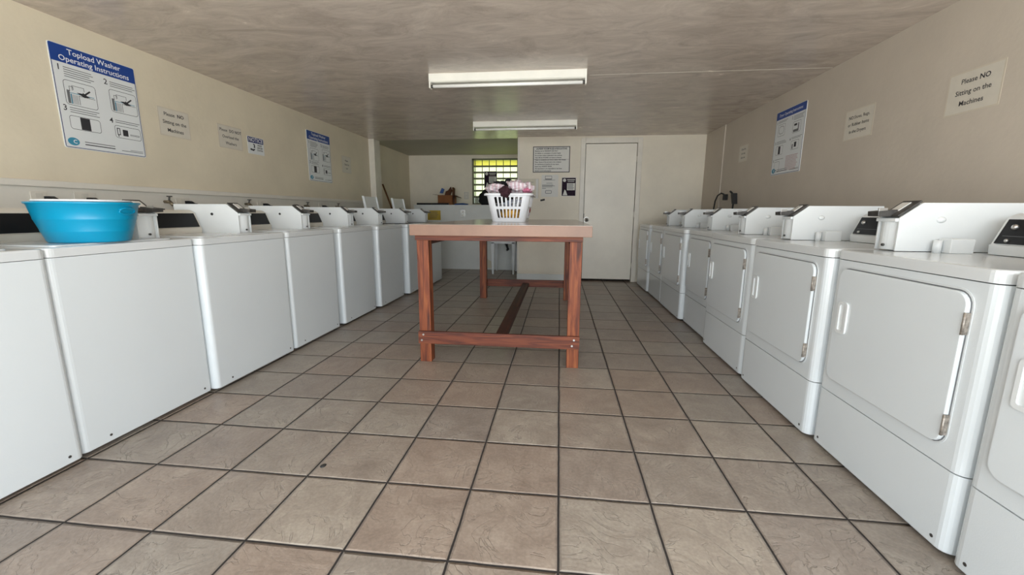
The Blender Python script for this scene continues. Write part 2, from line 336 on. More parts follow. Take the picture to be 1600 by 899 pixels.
    def ring(s, x0, y0, x1, y1, w, r=0.0, z=.0022):
        O = rrect(x0, y0, x1, y1, r); I = rrect(x0+w, y0+w, x1-w, y1-w, max(r-w, 0.0001) if r else 0)
        if len(O) != len(I): I = rrect(x0+w, y0+w, x1-w, y1-w, r*.6)
        vo = [s.bm.verts.new((p[0], p[1], z)) for p in O]; vi = [s.bm.verts.new((p[0], p[1], z)) for p in I]
        n = len(vo)
        for i in range(n): s.bm.faces.new((vo[i], vo[(i+1) % n], vi[(i+1) % n], vi[i]))
        return s
    def text(s, body, x, y, size, z=.0013, align='LEFT', bold=0.0, sx=1.0):
        cu = bpy.data.curves.new('lettering', 'FONT'); cu.body = body; cu.size = size; cu.align_x = align; cu.align_y = 'CENTER'; cu.offset = bold*size; cu.resolution_u = 2
        o = bpy.data.objects.new('lettering_source', cu); COL.objects.link(o)
        dg = bpy.context.evaluated_depsgraph_get(); dg.update()
        me = bpy.data.meshes.new_from_object(o.evaluated_get(dg))
        me.transform(Matrix.Translation((x, y, z)) @ Matrix.Diagonal((sx, 1, 1, 1)))
        s.bm.from_mesh(me); bpy.data.meshes.remove(me); bpy.data.objects.remove(o); bpy.data.curves.remove(cu)
        return s
    def build(s, name, mat, parent=None, loc=None, rot=None, mtx=None):
        me = bpy.data.meshes.new(name); s.bm.to_mesh(me); s.bm.free(); me.materials.append(mat)
        o = bpy.data.objects.new(name, me); COL.objects.link(o)
        if parent: o.parent = parent
        if loc: o.location = loc
        if rot: o.rotation_euler = rot
        if mtx: o.matrix_world = mtx
        return o
def rrect(x0, y0, x1, y1, r, n=5, corners=(1, 1, 1, 1)):
    if not r: return [(x0, y0), (x1, y0), (x1, y1), (x0, y1)]
    P = []
    for k, (cx, cy, a0) in enumerate(((x0+r, y0+r, PI), (x1-r, y0+r, 1.5*PI), (x1-r, y1-r, 0), (x0+r, y1-r, .5*PI))):
        if corners[k]:
            for i in range(n+1): a = a0+.5*PI*i/n; P.append((cx+r*math.cos(a), cy+r*math.sin(a)))
        else: P.append(((x0, y0), (x1, y0), (x1, y1), (x0, y1))[k])
    return P
def tag(o, label, cat, group=None, kind=None):
    if label: o['label'] = label
    if cat: o['category'] = cat
    if group: o['group'] = group
    if kind: o['kind'] = kind
    return o
def empty(name, loc, label, cat, group=None, rz=0):
    o = bpy.data.objects.new(name, None); COL.objects.link(o); o.location = loc; o.rotation_euler = (0, 0, rz); o.empty_display_size = .1
    return tag(o, label, cat, group)
def struct(name, mb, mat, label=None, parent=None):
    o = mb.build(name, mat, parent)
    if not parent: o['kind'] = 'structure'
    if label: o['label'] = label
    if label and not parent: o['category'] = name.split('_')[0].split('.')[0]
    return o

# ------------------------------------------------------------------ room
XL, XR, YF, YD, YB, YH, ZC = -3.077, 2.107, -1.55, 5.55, 7.45, 6.62, 2.212
XA = -3.13   # alcove left wall
struct('floor', MB().box(-3.3, 2.3, YF, 7.6, -.12, 0), M_FLOOR, 'beige-brown square ceramic tile floor with dark grout')
struct('ceiling', MB().box(-3.3, 2.3, YF-.3, 5.64, ZC, ZC+.2), M_CEIL, 'semi-gloss brushed tan ceiling over the machines')
struct('ceiling.001', MB().box(-3.3, -.6, 5.64, 7.6, ZC, ZC+.2), M_CEILB, 'dull darker ceiling of the rear alcove')
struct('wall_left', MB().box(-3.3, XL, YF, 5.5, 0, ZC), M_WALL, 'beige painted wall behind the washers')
struct('wall_right', MB().box(XR, 2.3, YF, 5.67, 0, ZC), M_WALLR, 'painted wall behind the dryers, toned darker for its shade')
struct('trim_1', MB().box(XL, XL+.014, YF, 5.5, 0, 1.20).box(XL, XL+.034, YF, 5.5, 1.20, 1.238, .006), M_BAND, 'off-white wall band and ledge moulding behind the washers')
struct('trim_2', MB().box(XR-.014, XR, 4.86, YD, 0, ZC, .004), M_WALLR, 'shallow shade-toned pilaster in the rear right corner')
struct('trim_3', MB().box(XL-.05, -2.985, 5.5, 5.72, 0, ZC, .004), M_TRIM, 'white post end at the rear end of the left wall')
struct('wall_alcove_left', MB().box(-3.3, XA, 5.5, 7.6, 0, ZC), M_WALL, 'shaded beige wall of the rear alcove')
# back wall of the alcove with window opening X -1.80..-.80, Z 1.25..2.14
wx0, wx1, wz0, wz1 = -1.81, -.80, 1.235, 2.14
struct('wall_back', MB().box(-3.3, wx0, YB, YB+.15, 0, ZC).box(wx1, -.6, YB, YB+.15, 0, ZC).box(wx0, wx1, YB, YB+.15, 0, wz0).box(wx0, wx1, YB, YB+.15, wz1, ZC), M_BACK, 'cream rear wall of the alcove with the louver window')
struct('wall_half', MB().box(-2.76, -.69, YH, YB, 0, 1.195).box(-2.77, -.69, YH-.008, YB, 1.195, 1.207), M_HALF, 'waist-high grey-white boxed wall with a ledge')
# door wall with opening
dx0, dx1, dz1 = .335, 1.125, 2.12
struct('wall_door', MB().box(-.69, dx0, YD, YD+.12, 0, ZC).box(dx1, XR+.1, YD, YD+.12, 0, ZC).box(dx0, dx1, YD, YD+.12, dz1, ZC).box(-.69, -.57, YD+.12, 7.6, 0, ZC), M_BACK, 'cream board wall that holds the door and papers')
struct('baseboard_back', MB().box(-.69, .27, YD-.018, YD, 0, .095, .004), M_HALF, 'pale baseboard under the papered wall')
struct('trim_4', MB().box(.275, .345, YD-.02, YD+.1, 0, 2.185, .004).box(1.115, 1.185, YD-.02, YD+.1, 0, 2.185, .004).box(.345, 1.115, YD-.02, YD+.1, 2.105, 2.185, .004), M_TRIM, 'off-white casing around the rear door')
struct('trim_5', MB().box(-.69, -.665, YD-.006, YD, .1, ZC-.02), M_TRIM, 'thin edge strip at the free end of the papered wall')
# thin ceiling joints
struct('trim_6', MB().box(.20, 2.1, 2.715, 2.721, ZC-.001, ZC), M_TRIM, 'thin pale joint line across the ceiling')
struct('wall_closet', MB().box(.2, .25, YD+.12, 6.3, 0, ZC).box(1.25, 1.3, YD+.12, 6.3, 0, ZC).box(.2, 1.3, 6.3, 6.35, 0, ZC).box(.2, 1.3, YD+.12, 6.35, ZC, ZC+.05), M_DARK, 'added dark box behind the rear door that blocks light at its gaps')  # unseen box added to keep outside light out of the door gaps
# door
door = MB().box(.352, 1.108, YD-.004, YD+.036, .035, 2.098, .002).build('door_1', M_DOOR); door['kind'] = 'structure'; door['label'] = 'scuffed cream flush door in the rear wall'; door['category'] = 'door'
MB().cyl((.395, YD-.004, .965), (.395, YD-.014, .965), .040, n=24).cyl((.395, YD-.012, .965), (.395, YD-.05, .965), .016).ball((.395, YD-.062, .965), .036, (1, .75, 1)).build('door_knob', M_STEEL, door)
MB().cyl((.395, YD-.0885, .965), (.395, YD-.0915, .965), .015).build('keyhole', M_DARK, door)
MB().box(.345, .356, YD-.012, YD+.01, .99, 1.06).build('strike_plate', M_DARK, door)
for z in (.25, 1.05, 1.87):
    MB().cyl((1.111, YD-.012, z-.045), (1.111, YD-.012, z+.045), .007).build('hinge', M_TRIM, door)
# louver window
win = MB().box(wx0, wx0+.035, YB-.01, YB+.12, wz0, wz1).box(wx1-.035, wx1, YB-.01, YB+.12, wz0, wz1).box(wx0, wx1, YB-.01, YB+.12, wz1-.03, wz1).box(wx0, wx1, YB-.01, YB+.12, wz0, wz0+.025).build('window_1', M_OLIVE)
win['kind'] = 'structure'; win['label'] = 'olive-framed louver window with bars in the alcove'; win['category'] = 'window'
nl = 7; lh = (wz1-wz0-.06)/nl
for i in range(nl):
    z0 = wz0+.028+i*lh
    if i < 1: continue
    s_ = MB(); s_.prism([(YB+.045, z0+.012), (YB+.051, z0+.012), (YB+.021, z0+lh-.006), (YB+.015, z0+lh-.006)], wx0+.036, wx1-.036, 'x')
    s_.build('louver_pane', M_PANEY if i == nl-1 else M_PANEW, win)
    MB().box(wx0+.035, wx1-.035, YB+.0, YB+.014, z0-.016, z0+.020).build('louver_rail', M_OLIVE, win)
for i in range(7):
    x = wx0+.06+i*.143
    MB().box(x, x+.013, YB-.006, YB+.006, wz0+.02, wz1-.02).build('window_bar', M_OLIVE, win)
MB().box(wx0+.05, wx0+.16, YB+.06, YB+.064, wz0+.02, wz0+.165).build('lace_curtain', M_LACE, win)
# outdoors
struct('ground', MB().box(-30, 30, -40, YF, -.16, -.04), M_GROUND, 'pale concrete yard in front of the open laundry')
struct('ground.001', MB().box(-30, 30, 7.6, 60, -.16, -.04), M_LAWN, 'lawn behind the building')

# ------------------------------------------------------------------ machines
def side_profile(s, d0, zt, back):
    return [(s*d0, .917), (s*d0, 1.052), (s*(d0+.078), zt), (s*back, zt), (s*back, .917)]
def coin_box(root, s, d0, y0, y1, depth, kind):
    zt = 1.112
    cb = MB().prism([(s*(d0+.012), .918), (s*(d0+.012), 1.050), (s*(d0+.085), zt-.004), (s*(d0+depth), zt-.004), (s*(d0+depth), .918)], y0+.008, y1-.008, 'y', .002).build('coin_box', M_BOXW, root)
    MB().prism(side_profile(s, d0, zt, d0+depth+.004), y0, y0+.008, 'y', .0015).prism(side_profile(s, d0, zt, d0+depth+.004), y1-.008, y1, 'y', .0015).build('side_plate', M_BOXW, cb)
    # rounded money vault between the plates
    pts = [(s*(d0+.02), y0+.009)]
    n = 8; w = (y1-y0)-.018
    for i in range(n+1):
        t = i/n; pts.append((s*(d0+.016-.030*math.sin(PI*t)**.7*(0.35+.65*t)), y0+.009+w*t))
    pts.append((s*(d0+.02), y1-.009))
    MB().prism(pts, .921, 1.036, 'z').build('vault_door', M_BOXW, cb)
    MB().box(s*(d0-.012), s*(d0+.03), y0+.006, y1-.004, 1.036, 1.05, .003).build('vault_cap', M_BOXW, cb)
    MB().cyl((s*(d0-.012), (y0+y1)/2-.01, .94), (s*(d0-.019), (y0+y1)/2-.01, .94), .006, n=10).build('vault_lock', M_GUN, cb)
    # coin slide on the slope
    ym = (y0+y1)/2
    MB().prism([(s*(d0+.006), 1.055), (s*(d0+.082), zt+.004), (s*(d0+.078), zt+.010), (s*(d0-.002), 1.061)], y0+.012, y1-.012, 'y').build('slide_plate', M_GUN, cb)
    sl = MB().prism([(s*(d0-.05), 1.058), (s*(d0-.052), 1.078), (s*(d0+.02), 1.086), (s*(d0+.04), 1.072), (s*(d0+.004), 1.056)], ym-.01, y1-.006, 'y', .002).build('coin_slide', M_GUN, cb)
    MB().box(s*(d0-.046), s*(d0-.012), ym-.004, ym+.003, 1.075, 1.092, .001).build('slide_tab', M_STEEL, sl)
    MB().prism([(s*(d0+.02), 1.082), (s*(d0+.064), 1.115), (s*(d0+.075), 1.111), (s*(d0+.035), 1.075)], ym-.012, ym+.03, 'y').build('coin_window', M_PAPER, cb)
    yy = y0
    if kind == 'washer':
        MB().cyl((s*(d0+.19), yy, 1.045), (s*(d0+.19), yy-.004, 1.045), .009, n=14).build('side_lock', M_DARK, cb)
    else:
        MB().ball((s*(d0+.15), yy, 1.045), .017, (1, .8, .75), 14).build('side_lock', M_BOXW, cb)
    return cb
def console(root, s, y0, y1, d, mark):
    pr = [(s*d, .917), (s*(d-.004), .953), (s*(d+.003), .957), (s*(d+.040), 1.052), (s*(d+.055), 1.064), (s*(d+.075), 1.072), (s*(d+.17), 1.072), (s*(d+.19), 1.05), (s*(d+.19), .917)]
    c = MB().prism(pr, y0, y1, 'y', .002).build('console', M_CREAM if mark else M_BOXW, root)
    pn = MB().prism([(s*(d+.0025), .9595), (s*(d-.0015), .961), (s*(d+.0345), 1.0495), (s*(d+.0385), 1.048)], y0+.012, y1-.014, 'y').build('control_panel', M_BLACK, c)
    if not mark:
        # printed legends of the dryer panel
        q = MB()
        def onp(t, y): return Vector((s*(d-.003+.036*t), y, .961+.0885*t))
        def strip(t0, t1, ya, yb):
            vs = [q.bm.verts.new(onp(*p)) for p in ((t0, ya), (t1, ya), (t1, yb), (t0, yb))]; q.bm.faces.new(vs)
        L_ = y1-y0
        strip(.30, .32, y0+.02, y1-.03); strip(.1, .92, y0+.55*L_, y0+.56*L_)
        for k in range(4):
            strip(.68, .71, y0+.04+k*.08, y0+.09+k*.08); strip(.5, .52, y0+.04+k*.08, y0+.075+k*.08)
        q.build('legend', M_GREY, pn)
        MB().ball(tuple(onp(.68, y1-.055)), .011, (1, 1, 1), 12).ball(tuple(onp(.12, y1-.055)), .007, (1, 1, 1), 12).build('button', M_STEEL, pn)
    else:
        MB().cyl((s*(d+.06), y1-.2, 1.071), (s*(d+.06), y1-.2, 1.078), .006, n=10).build('screw', M_DARK, c)
    return c
def front_corners(s):
    # rrect corner order: (x0,y0),(x1,y0),(x1,y1),(x0,y1)
    return (1, 0, 0, 1) if s > 0 else (0, 1, 1, 0)
def slab(s, d0, d1, y0, y1, z0, z1, r=.028, bev=0, which='cap1'):
    a, b = sorted((s*d0, s*d1))
    P = rrect(a, y0, b, y1, r, 5, front_corners(s))
    return MB().prism(P, z0, z1, 'z', bev, 2, which)
GW = 'white top-load washers along the left wall'; GD = 'white dryers along the right wall'
def washer(Xf, Y0, Y1, bn, label, lid_open=False):
    s = -1; r = empty('washing_machine', (Xf, Y0, 0), label, 'washing machine', GW); W_ = Y1-Y0
    slab(s, 0, .68, 0, W_, .020, .874, .026, .004, 'cap0').build('cabinet', M_WHITE, r)
    tp = slab(s, -.003, .70, .001, W_-.001, .8765, .915, .028, .009).build('worktop', M_WHITE2, r)
    if lid_open:
        # opened lid hinged at the back of the opening
        a, b = .06, min(.5, bn-Y0-.02)
        lo, hi = (.50, .918), (.56, 1.262)
        ld = MB().prism([(s*lo[0], lo[1]), (s*hi[0], hi[1]), (s*(hi[0]+.006), hi[1]), (s*(lo[0]+.006), lo[1])], lid_open[0], lid_open[1], 'y').build('lid', M_HALF, r)
        MB().prism([(s*(lo[0]-.02), lo[1]), (s*(hi[0]-.02), hi[1]), (s*(hi[0]+.01), hi[1]+.006), (s*(lo[0]+.01), lo[1])], lid_open[0]-.012, lid_open[0], 'y').build('lid_rim', M_BOXW, ld)
        MB().prism([(s*(lo[0]-.02), lo[1]), (s*(hi[0]-.02), hi[1]), (s*(hi[0]+.01), hi[1]+.006), (s*(lo[0]+.01), lo[1])], lid_open[1], lid_open[1]+.012, 'y').build('lid_rim', M_BOXW, ld)
        MB().box(s*.10, s*.40, .10, .48, .9152, .9162).build('tub_opening', M_DARK, r)
    else:
        a, b = sorted((s*.055, s*.43))
        MB().prism(rrect(a, .07, b, W_-.07, .03), .915, .9205, 'z', .003, 2, 'cap1').build('lid', M_WHITE2, r)
    for y in (.115, W_-.055):
        MB().cyl((.0, y, .050), (.0015, y, .050), .006, n=8).build('screw', M_GUN, r)
    for d in (.06, .62):
        for y in (.06, W_-.06): MB().cyl((s*d, y, 0), (s*d, y, .025), .02, n=10).build('foot', M_DARK, r)
    console(r, s, .006, bn-Y0-.012, .44, True)
    coin_box(r, s, .17, bn-Y0, bn-Y0+.115, .47, 'washer')
    return r
def dryer(Xf, Y0, Y1, bn, label, lint=True, handle=True):
    s = 1; r = empty('clothes_dryer', (Xf, Y0, 0), label, 'clothes dryer', GD); W_ = Y1-Y0
    slab(s, 0, .70, 0, W_, .286, .872, .034).build('cabinet', M_WHITE, r)
    slab(s, 0, .70, 0, W_, .018, .282, .034, .005, 'cap0').build('kick_panel', M_WHITE, r)
    slab(s, .02, .69, .01, W_-.01, .28, .29, .02).build('seam_strip', M_DARK, r)
    slab(s, -.003, .72, .001, W_-.001, .8755, .915, .036, .010).build('worktop', M_WHITE2, r)
    slab(s, .01, .69, .01, W_-.01, .87, .877, .02).build('top_seam_strip', M_DARK, r)
    y0, y1, z0, z1 = .072, W_-.058, .350, .838
    MB().prism(rrect(y0-.009, z0-.009, y1+.009, z1+.009, .050), -.0015, .001, 'x').build('door_recess_lip', M_WHITE2, r)
    MB().prism(rrect(y0-.0035, z0-.0035, y1+.0035, z1+.0035, .046), -.0032, .0, 'x').build('door_gap_shade', M_GREY, r)  # dark grey ring painting the shadow gap around the door
    dr = MB().prism(rrect(y0, z0, y1, z1, .042), -.0145, -.0032, 'x', .005, 3, 'cap0').build('door', M_WHITE, r)
    if handle:
        hy0, hy1 = y1-.088, y1-.030
        q = MB(); O = rrect(hy0, .565, hy1, .700, .014); I = rrect(hy0+.012, .577, hy1-.012, .688, .009)
        def lay(P, x): return [q.bm.verts.new((x, p[0], p[1])) for p in P]
        a = lay(O, -.0146); b = lay(O, -.021); c = lay(I, -.021); e = lay(I, -.0150); n = len(a)
        for A, B in ((a, b), (b, c), (c, e)):
            for i in range(n): q.bm.faces.new((A[i], A[(i+1) % n], B[(i+1) % n], B[i]))
        q.bm.faces.new(e); bmesh.ops.recalc_face_normals(q.bm, faces=q.bm.faces[:])
        q.build('door_handle', M_BOXW, dr)
    for z in (.42, .745):
        MB().box(-.0165, -.002, y0-.006, y0+.0, z-.034, z+.034, .002).cyl((-.0165, y0-.004, z-.034), (-.0165, y0-.004, z+.034), .0042, n=10).build('hinge', M_HINGE, r)
    for y in (.05, W_-.05):
        MB().cyl((.001, y, .046), (-.001, y, .046), .006, n=8).build('screw', M_GUN, r)
    for d in (.06, .62):
        for y in (.06, W_-.06): MB().cyl((s*d, y, 0), (s*d, y, .025), .02, n=10).build('foot', M_DARK, r)
    if bn is not None:
        b = bn-Y0
        console(r, s, .006, b-.085, .42, False)
        coin_box(r, s, .155, b, b+.115, .47, 'dryer')
        MB().cyl((.285, b-.03, .915), (.285, b-.03, .965), .014, n=16).box(.30, .385, b-.07, b-.012, .915, .972, .004).build('lint_screen_cover', M_BOXW, r)
    else:
        console(r, s, .006, W_-.02, .46, False)
    return r
washer(-2.03, -.40, .330, .115, 'white top-load washer at the left frame edge, nearest the camera', )
washer(-2.045, .335, 1.018, .868, 'white top-load washer under the turquoise tub, second from the camera')
washer(-2.015, 1.022, 1.755, 1.53, 'white top-load washer just past the turquoise tub, third from the camera')
washer(-2.020, 1.778, 2.44, 2.235, 'white top-load washer fourth from the camera in the left row')
washer(-2.010, 2.512, 3.19, 3.00, 'white top-load washer fifth from the camera in the left row')
washer(-1.980, 3.25, 3.955, 3.66, 'white top-load washer sixth from the camera, before the first raised lid', False)
washer(-1.935, 4.03, 4.68, 4.40, 'white top-load washer with raised lid, seventh from the camera beside the table', (-.02, .34))
washer(-1.875, 4.69, 5.34, 5.08, 'white top-load washer with raised lid at the far end of the left row', (.09, .50))
dryer(1.195, -.56, .172, .06, 'white dryer cut by the right frame edge, nearest the camera')
dryer(1.195, .185, .885, .785, 'white dryer with fully visible door and worn hinges, second from the camera')
dryer(1.175, .90, 1.635, 1.525, 'white dryer third from the camera in the right row')
dryer(1.185, 1.66, 2.40, 2.17, 'white dryer standing slightly forward, fourth from the camera')
dryer(1.225, 2.42, 3.11, 2.97, 'white dryer set slightly back, fifth from the camera')
dryer(1.190, 3.12, 3.93, 3.70, 'white dryer sixth from the camera in the right row')
dryer(1.195, 3.935, 4.62, 4.38, 'white dryer seventh from the camera, last one with a coin box')
dryer(1.175, 4.63, 5.34, None, 'white dryer at the far end of the right row by the door')

# ------------------------------------------------------------------ folding table
tb = empty('folding_table', (-.415, 2.87, 0), 'red-stained wooden work table with thick laminate top in the centre', 'table')
def L3(x, y): return x+.415, y-2.87
def tbox(x0, x1, y0, y1, z0, z1, name, mat, bev=.003):
    return MB().box(x0+.415, x1+.415, y0-2.87, y1-2.87, z0, z1, bev).build(name, mat, tb)
tt = tbox(-1.015, .187, 1.60, 4.15, .912, .983, 'tabletop', M_EDGE)
MB().box(-1.014+.415, .186+.415, 1.601-2.87, 4.149-2.87, .983, .9855).build('laminate_surface', M_TOP, tt)
for x0, x1 in ((-.998, -.915), (.049, .132)):
    for y0, y1 in ((1.685, 1.77), (3.965, 4.05)):
        tbox(x0, x1, y0, y1, 0, .882 if y0 < 2 else .912, 'leg', M_REDV, .004)
for y0 in (1.660, 4.05): tbox(-1.0, .134, y0, y0+.025, .877, .912, 'apron', M_REDX)
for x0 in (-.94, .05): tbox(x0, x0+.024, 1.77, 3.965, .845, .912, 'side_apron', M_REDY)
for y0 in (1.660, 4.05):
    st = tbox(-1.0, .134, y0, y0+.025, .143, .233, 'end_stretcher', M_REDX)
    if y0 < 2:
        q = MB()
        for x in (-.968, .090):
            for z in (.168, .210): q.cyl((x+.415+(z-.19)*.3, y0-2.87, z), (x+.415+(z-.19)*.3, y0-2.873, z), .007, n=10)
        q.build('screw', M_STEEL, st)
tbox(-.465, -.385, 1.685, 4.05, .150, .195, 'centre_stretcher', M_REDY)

# ------------------------------------------------------------------ laundry basket
BX, BY, BZ = -.462, 2.72, .9885
bk = empty('laundry_basket', (BX, BY, BZ), 'white slotted plastic laundry basket full of clothes on the table', 'laundry basket')
def basket():
    H = .232; a0, b0, a1, b1 = .145, .200, .190, .235
    def pt(side, t, h, off=0.0):
        a = a0+(a1-a0)*h+off; b = b0+(b1-b0)*h+off; r = .05
        P = {0: (-(a-r)+2*(a-r)*t, -b), 2: ((a-r)-2*(a-r)*t, b), 1: (a, -(b-r)+2*(b-r)*t), 3: (-a, (b-r)-2*(b-r)*t)}
        if side in P: x, y = P[side]
        else:
            pass
        if side >= 10:
            C4 = (((a-r), -(b-r)), ((a-r), (b-r)), (-(a-r), (b-r)), (-(a-r), -(b-r)))[side-10]
            an = -.5*PI+.5*PI*(side-10)+.5*PI*t
            x, y = C4[0]+r*math.cos(an), C4[1]+r*math.sin(an)
        return Vector((x, y, H*h))
    cols = []   # (side, t, slot?)
    for k in range(4):
        ns = 7 if k % 2 == 0 else 9
        ts = [0.0]; fl = []
        g = .40; w = 1/(ns+g)
        for i in range(ns):
            ts += [w*(i+g), w*(i+1)]; fl += [False, True]
        ts.append(1.0); fl.append(False)
        for i in range(len(ts)-1): cols.append((k, ts[i], ts[i+1], fl[i]))
        for i in range(5): cols.append((10+k, i/5, (i+1)/5, False))
    rows = [(0, .14, False), (.14, .46, True), (.46, .56, False), (.56, .90, True), (.90, 1, False)]
    bm = bmesh.new(); cache = {}
    def V(p):
        key = (round(p.x, 5), round(p.y, 5), round(p.z, 5))
        if key not in cache: cache[key] = bm.verts.new(p)
        return cache[key]
    for (sd, t0, t1, sl) in cols:
        for (h0, h1, so) in rows:
            if sl and so: continue
            bm.faces.new((V(pt(sd, t0, h0)), V(pt(sd, t1, h0)), V(pt(sd, t1, h1)), V(pt(sd, t0, h1))))
    bottom = []
    for k in range(4):
        bottom.append(V(pt(k, 0, 0)))
        cs = [c for c in cols if c[0] == k]
        for c in cs: bottom.append(V(pt(k, c[2], 0)))
        for i in range(1, 5): bottom.append(V(pt(10+k, i/5, 0)))
    bm.faces.new(bottom[::-1])
    bmesh.ops.recalc_face_normals(bm, faces=bm.faces[:])
    q = MB(); q.bm.free(); q.bm = bm
    o = q.build('basket_body', M_BASK, bk)
    md = o.modifiers.new('thickness', 'SOLIDIFY'); md.thickness = .004; md.offset = 0
    loop = []
    for k in range(4):
        loop += [pt(k, t, 1, .006) for t in (0, .25, .5, .75, 1)] + [pt(10+k, i/5, 1, .006) for i in range(1, 5)]
    q = MB(); rings = []
    n = len(loop)
    prof = [(-.006, 0), (-.006, .010), (.004, .014), (.016, .008), (.018, -.006), (.013, -.006), (.008, 0)]
    for i, p in enumerate(loop):
        d = (loop[(i+1) % n]-loop[i-1]).normalized(); o_ = Vector((d.y, -d.x, 0))
        rings.append([q.bm.verts.new(p+o_*u+Vector((0, 0, v-.004))) for u, v in prof])
    for i in range(n):
        A, B = rings[i], rings[(i+1) % n]
        for j in range(len(prof)): q.bm.faces.new((A[j], A[(j+1) % len(prof)], B[(j+1) % len(prof)], B[j]))
    bmesh.ops.recalc_face_normals(q.bm, faces=q.bm.faces[:])
    q.build('basket_rim', M_BASK, bk)
basket()
def cloth(name, c, sc, mat, label, seed, amp=.35, f=2.2, droop=0.0):
    bm = bmesh.new(); bmesh.ops.create_icosphere(bm, subdivisions=4, radius=1)
    for v in bm.verts:
        p = v.co.copy(); n = noise.noise(p*f+Vector((seed*7.1, seed*3.3, 0)))
        n2 = abs(noise.noise(p*f*2.1+Vector((0, seed*5.7, 1))))
        k = 1+amp*n-.25*n2*amp*2
        v.co = Vector((p.x*k*sc[0], p.y*k*sc[1], p.z*k*sc[2]))
    for fc in bm.faces: fc.smooth = True
    q = MB(); q.bm.free(); q.bm = bm
    o = q.build(name, mat, loc=(BX+c[0], BY+c[1], BZ+c[2]))
    return tag(o, label, 'clothing', 'clothes in the laundry basket')
cloth('folded_cloth', (.015, -.015, .066), (.118, .172, .054), M_ORANGE, 'yellow-orange cloth showing through the lower basket slots', 1, .25)
cloth('folded_cloth', (-.120, -.02, .085), (.028, .13, .07), M_GREYC, 'dark grey cloth at the left inner side of the basket', 2, .2)
cloth('folded_cloth', (.02, -.010, .160), (.118, .160, .036), M_PALE, 'pale blue patterned cloth behind the upper basket slots', 3, .2)
cloth('folded_cloth', (-.07, -.06, .192), (.085, .11, .036), M_BLACKC, 'black cloth showing through the upper left basket slots', 4, .25)
cloth('shirt', (-.125, -.05, .287), (.090, .13, .045), M_PINK, 'pale pink cloth heaped at the left rim of the basket', 5, .4)
cloth('shirt', (.070, -.03, .296), (.120, .15, .062), M_PINK, 'pink striped cloth heaped at the right of the basket', 6, .45)
cloth('shirt', (-.022, -.240, .250), (.052, .040, .048), M_MAROON, 'dark maroon cloth hanging over the front basket rim', 7, .4)
cloth('sock', (-.100, .00, .332), (.062, .07, .028), M_BLACKC, 'black cloth lying on the pale pink one at the left of the basket', 8, .6)
cloth('sock', (-.022, -.02, .345), (.030, .05, .036), M_BLACKC, 'small black cloth at the very top of the heap', 9, .4)
cloth('shirt', (.145, -.06, .270), (.050, .09, .024), M_ROSE, 'rose pink cloth along the right rim of the basket', 10, .3)
cloth('folded_cloth', (.133, .055, .13), (.040, .12, .10), M_REDC, 'red cloth inside the right side of the basket', 11, .2)

# ------------------------------------------------------------------ turquoise tub
tub = empty('plastic_tub', (-2.215, .64, .9215), 'turquoise oval plastic tub standing on the second washer', 'tub')
prof = [(.0, 0), (.198, 0), (.205, .006), (.222, .045), (.2245, .048), (.226, .052), (.2265, .057), (.244, .098), (.2465, .101), (.248, .106), (.248, .111), (.266, .168), (.276, .172), (.277, .179), (.268, .179), (.258, .165), (.196, .008), (.0, .008)]
prof = [(max(r*.76, .0005), z) for r, z in prof]
MB().lathe(prof, n=56, sy=.86, close=False).build('tub_body', M_TUB, tub)
q = MB()
for an in (.14,):
    pts = []
    for i in range(17):
        a = 2*PI*i/16
        ang = an+.25*math.cos(a); z = .140+.014*math.sin(a); R_ = (.248+(z-.111)*.32)*.76+.001
        pts.append((R_*math.cos(ang), R_*.86*math.sin(ang), z))
    q.tube(pts, .0045, 6)
q.build('tub_handle', M_TUB, tub)
lid = MB().lathe([(.0005, 0), (.180, 0), (.185, .004), (.180, .010), (.0005, .014)], n=40, sy=.84).build('white_tray', M_BASK, loc=(-2.222, .64, 1.1015))
tag(lid, 'white flat piece lying in the top of the turquoise tub', 'tray')

# ------------------------------------------------------------------ ceiling lights
for (xa, xb, yc, lab) in ((-1.147, .168, 2.55, 'fluorescent strip light on the ceiling nearer the camera'), (-1.153, .167, 4.40, 'fluorescent strip light on the ceiling farther from the camera')):
    r = empty('strip_light', ((xa+xb)/2, yc, ZC), lab, 'ceiling light', 'fluorescent strip lights')
    h = (xb-xa)/2
    MB().prism([(-.0, -.060), (-.0, -.004), (.002, 0), (.12, 0), (.12, -.060), (.11, -.068), (.01, -.068)], -h, h, 'x').build('housing', M_FIX, r)
    for sx in (-1, 1):
        x = sx*(h-.006)
        MB().box(x-.006, x+.006, .004, .055, -.112, -.05, .002).build('lamp_holder', M_FIX, r)
    MB().cyl((-h+.012, .03, -.094), (h-.012, .03, -.094), .0135, n=20).build('tube', M_TUBE, r)
    MB().cyl((-h+.012, .03, -.094), (-h+.03, .03, -.094), .0142, n=16).cyl((h-.03, .03, -.094), (h-.012, .03, -.094), .0142, n=16).build('tube_cap', M_GUN, r)

